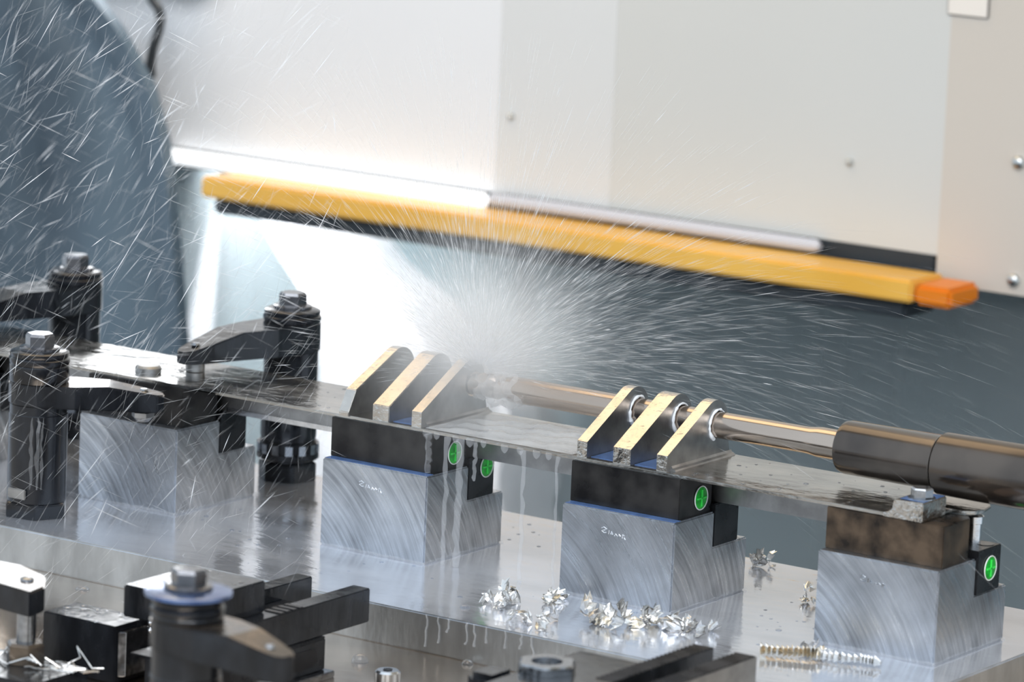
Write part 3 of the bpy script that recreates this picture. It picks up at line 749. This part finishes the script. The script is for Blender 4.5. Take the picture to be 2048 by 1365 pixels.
# runs down the base plate front
rn = MB()
for k in range(9):
    x = -.108+.0095*k+rr.uniform(-.003, .003); L_ = rr.uniform(.008, .021); n = 6
    rn.tube([(x+rr.gauss(0, .0005), -.1003, -.0004-L_*j/n) for j in range(n+1)], [rr.uniform(.0003, .0006) for j in range(n)]+[.0008], 6)
tag(rn.build('coolant_runs', M['stream'], smooth=True), 'thin coolant runs down the base plate front edge', 'coolant', kind='stuff')

# white glare on the rear guard, a reflection built as a sheet; stripe beside it
glare_shape = [(-1.0647, .0108), (-.9897, .0178), (-.9614, -.001), (-.9273, -.0323), (-.8827, -.062), (-.8275, -.0986), (-.7832, -.1408), (-.7695, -.2051), (-.70, -.45), (-1.05, -.45), (-1.0404, -.2483), (-1.0155, -.1665), (-1.0021, -.0828), (-1.023, -.0494), (-1.0496, -.0167)]
def glare_row(z):
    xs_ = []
    n = len(glare_shape)
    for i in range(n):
        (a, p), (b, q) = glare_shape[i], glare_shape[(i+1) % n]
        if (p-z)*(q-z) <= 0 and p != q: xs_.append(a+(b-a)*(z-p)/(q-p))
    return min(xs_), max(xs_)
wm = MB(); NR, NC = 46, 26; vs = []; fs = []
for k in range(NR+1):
    z = .0105 - .455*k/NR; a, b = glare_row(z)
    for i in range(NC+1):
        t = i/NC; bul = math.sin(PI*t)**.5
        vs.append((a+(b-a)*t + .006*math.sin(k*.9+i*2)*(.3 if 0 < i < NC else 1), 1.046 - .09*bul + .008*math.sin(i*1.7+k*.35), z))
for k in range(NR):
    for i in range(NC): q = k*(NC+1)+i; fs.append((q, q+1, q+NC+2, q+NC+1))
wm.add(vs, fs)
tag(wm.build('glare_sheet', M['foam'], smooth=True), 'broad white glare on the rear guard, built as a sheet', 'coolant', kind='stuff')
jt = MB().tube([(-1.0788+.0*k-.0013*k, .95, .0125-.0114*k) for k in range(24)], [.0055+.00072*k for k in range(24)], 14)
tag(jt.build('white_stripe', water_streak('white_stripe_surface', .95), smooth=True), 'narrow white stripe left of the broad glare', 'coolant', kind='stuff')

# ------------------------------------------------------------------ spray
SRC = Vector((-.188, .066, .112))
LEFT = Vector((-.832, -.554, 0)); UP = Vector((0, 0, 1)); BACK = Vector((-.554, .832, 0))
def burst(rd):
    # fan of fine jets: upwards, thrown right along the tool and back over the ribs
    q = rd.random()
    a = rd.gauss(1.70, .65) if q < .72 else rd.uniform(-.05, .9)
    d = (-LEFT*math.cos(a) + UP*math.sin(a) + BACK*rd.gauss(.05, .45)).normalized()
    if d.z < -.1: d.z = .05
    s = .004 + rd.random()**1.5*rd.choice((.10, .15, .22))
    return SRC + d*s - UP*.5*s*s, d - UP*s*1.1, rd.uniform(.006, .022)*(.45+s*5), rd.uniform(.00005, .00015)
def burst_big(rd):
    p, d, l, r = burst(rd); return p, d, l*.8, rd.uniform(.00014, .00032)
streaks('coolant_burst', 9000, burst, M['spray_thin'], 'dense burst of coolant spraying up from the cutting end', 21)
streaks('coolant_splash', 420, burst_big, M['spray'], 'bright drops thrown out of the coolant burst', 22)
def rain(rd):
    p = Vector((-.36, 0, .16)) + LEFT*(.27 - .36*rd.random()**1.4) + BACK*rd.uniform(-.30, .34) + UP*rd.uniform(-.17, .26)
    p.z = max(p.z, .002 + (0 if p.y > -.09 else -.02))
    steep = rd.gauss(.95, .28)
    d = LEFT*math.cos(steep) - UP*math.sin(steep) + BACK*rd.gauss(0, .2)
    if rd.random() < .10: d = LEFT*rd.uniform(-1, -.7) - UP*.35
    return p, d, rd.uniform(.008, .034), rd.uniform(.00012, .00034)
def rain_fine(rd):
    p, d, l, r = rain(rd); return p, d, l*.9, rd.uniform(.00005, .00012)
streaks('coolant_rain', 900, rain, M['spray'], 'slanting coolant drops raining over the clamps at the left', 31)
streaks('coolant_drizzle', 5200, rain_fine, M['spray_thin'], 'fine coolant drizzle filling the air at the left', 32)
def fan(rd):
    a = rd.uniform(-.30, .55); s = abs(rd.gauss(0, .22))+.03
    d = (-LEFT*math.cos(a) + UP*math.sin(a) + BACK*rd.gauss(.0, .5)).normalized()
    return SRC + d*s + UP*(.02 - 1.1*s*s) + BACK*rd.uniform(0, .12), d - UP*s*2.0, rd.uniform(.012, .045), rd.uniform(.00005, .00013)
streaks('coolant_fan', 1500, fan, water_streak('drifting_coolant_spray', .2), 'fine coolant spray drifting to the right behind the tool', 41)

# low coolant mist in the space behind the fixture
ms = MB().box(-1.9, 1.1, .665, 1.045, -.69, .080).build('coolant_mist', M['spray'])
vm = bpy.data.materials.new('coolant_mist_volume'); vm.use_nodes = True; nt = vm.node_tree
for n_ in list(nt.nodes): nt.nodes.remove(n_)
vo = nt.nodes.new('ShaderNodeOutputMaterial'); vs_ = nt.nodes.new('ShaderNodeVolumeScatter'); vs_.inputs['Color'].default_value = (.84, .95, 1.0, 1); vs_.inputs['Density'].default_value = 1.3
nt.links.new(vs_.outputs[0], vo.inputs['Volume'])
ms.data.materials.clear(); ms.data.materials.append(vm)
tag(ms, 'low grey coolant mist hanging behind the fixture', 'mist', kind='stuff')

# bright haze hanging round the coolant burst, thinning outwards
hz = MB(); hp = [(.02, -.02)] + [(.125*math.sin(PI*k/12), -.125*math.cos(PI*k/12)) for k in range(2, 12)] + [(.01, .125)]
hz.lathe(hp, 24, (0, 0, 0)); ho = hz.build('coolant_haze', M['spray']); ho.location = (SRC.x, SRC.y, SRC.z+.012)
hm = bpy.data.materials.new('coolant_haze_volume'); hm.use_nodes = True; nt = hm.node_tree
for n_ in list(nt.nodes): nt.nodes.remove(n_)
vo = nt.nodes.new('ShaderNodeOutputMaterial'); vs_ = nt.nodes.new('ShaderNodeVolumeScatter'); vs_.inputs['Color'].default_value = (.95, .98, 1.0, 1)
tc = nt.nodes.new('ShaderNodeTexCoord'); mp = nt.nodes.new('ShaderNodeMapping'); mp.inputs['Scale'].default_value = (8, 8, 8); gr = nt.nodes.new('ShaderNodeTexGradient'); gr.gradient_type = 'SPHERICAL'
pw = nt.nodes.new('ShaderNodeMath'); pw.operation = 'POWER'; pw.inputs[1].default_value = 4.0; mu = nt.nodes.new('ShaderNodeMath'); mu.operation = 'MULTIPLY'; mu.inputs[1].default_value = 55
nt.links.new(tc.outputs['Object'], mp.inputs[0]); nt.links.new(mp.outputs[0], gr.inputs[0]); nt.links.new(gr.outputs['Fac'], pw.inputs[0]); nt.links.new(pw.outputs[0], mu.inputs[0]); nt.links.new(mu.outputs[0], vs_.inputs['Density'])
nt.links.new(vs_.outputs[0], vo.inputs['Volume'])
ho.data.materials.clear(); ho.data.materials.append(hm)
tag(ho, 'bright coolant haze around the cutting end', 'mist', kind='stuff')
# coolant film on the ledges and between the ribs, blue reflections painted in
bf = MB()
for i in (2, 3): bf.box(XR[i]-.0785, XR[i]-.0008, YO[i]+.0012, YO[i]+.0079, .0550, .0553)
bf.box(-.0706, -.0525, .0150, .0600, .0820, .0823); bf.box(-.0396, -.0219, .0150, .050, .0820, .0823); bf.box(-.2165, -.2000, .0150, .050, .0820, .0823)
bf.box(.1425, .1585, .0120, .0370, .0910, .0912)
tag(bf.build('blue_reflection_film', M['film'], bevel=.0001), 'coolant film painted with blue reflections on the block ledges and between the ribs', 'coolant', kind='stuff')

# coolant sheeting down the front of the tall left clamp post
for k, (a_, w_) in enumerate(((-.10, .0011), (.10, .0015), (.26, .0009))):
    ang = math.atan2(-.832, .554) + a_
    px_, py_ = -.4375 + .0189*math.cos(ang), -.0600 + .0189*math.sin(ang)
    q_ = random.Random(70+k)
    stream([(px_+q_.gauss(0, .0005), py_+q_.gauss(0, .0002), .0660-.0042*j) for j in range(12)], [w_*q_.uniform(.5, 1.4)*math.sin(PI*(j+.3)/12)**.7 for j in range(12)],
           ['left coolant trail down the tall front clamp post', 'broad middle coolant trail down the tall front clamp post', 'right coolant trail down the tall front clamp post'][k])

# gush of coolant round the cutting end and the milky sheet it spreads over the plate
q_ = random.Random(91); gm = MB(); seg = 18; n = 22; vs = []; fs = []
for k in range(n+1):
    t = k/n; x = -.1915 + .046*t; R0 = .0105*math.sin(PI*(.12+.80*t))**.6
    for i in range(seg):
        a = 2*PI*i/seg; r = R0*(1+.16*math.sin(3*a+k*.9)+.12*math.sin(5*a-k*1.3)+q_.gauss(0, .06)); vs.append((x, .066+r*math.cos(a), .1015+r*math.sin(a)*.95))
for k in range(n):
    for i in range(seg): j = (i+1) % seg; fs.append((k*seg+i, k*seg+j, (k+1)*seg+j, (k+1)*seg+i))
gm.add(vs, fs)
tag(gm.build('coolant_gush', water_streak('gushing_coolant', .34), smooth=True), 'lumpy gush of coolant wrapped around the cutting end', 'coolant', kind='stuff')
sm = MB(); NXs, NYs = 40, 26; vs = []; fs = []
for k in range(NYs+1):
    for i in range(NXs+1):
        u, v = i/NXs, k/NYs; x = -.189 + .108*u; y = .0105 + .072*v
        ed = min(u, 1-u, v, 1-v)*8; h = .0006 + .0011*(math.sin(x*260+y*90)*.5+math.sin(y*330-x*120)*.35+math.sin(x*700+y*500)*.2+.6)*min(1, ed)
        vs.append((x, y, .0821+max(.0001, h)))
for k in range(NYs):
    for i in range(NXs): a = k*(NXs+1)+i; fs.append((a, a+1, a+NXs+2, a+NXs+1))
sm.add(vs, fs)
shm = mat('milky_coolant_sheet', (.80, .82, .84), 0, .08, alpha=.42, bump=.4, bscale=140, bdist=.001)
tag(sm.build('coolant_sheet', shm, smooth=True), 'milky sheet of coolant spreading over the plate between the rib sets', 'coolant', kind='stuff')
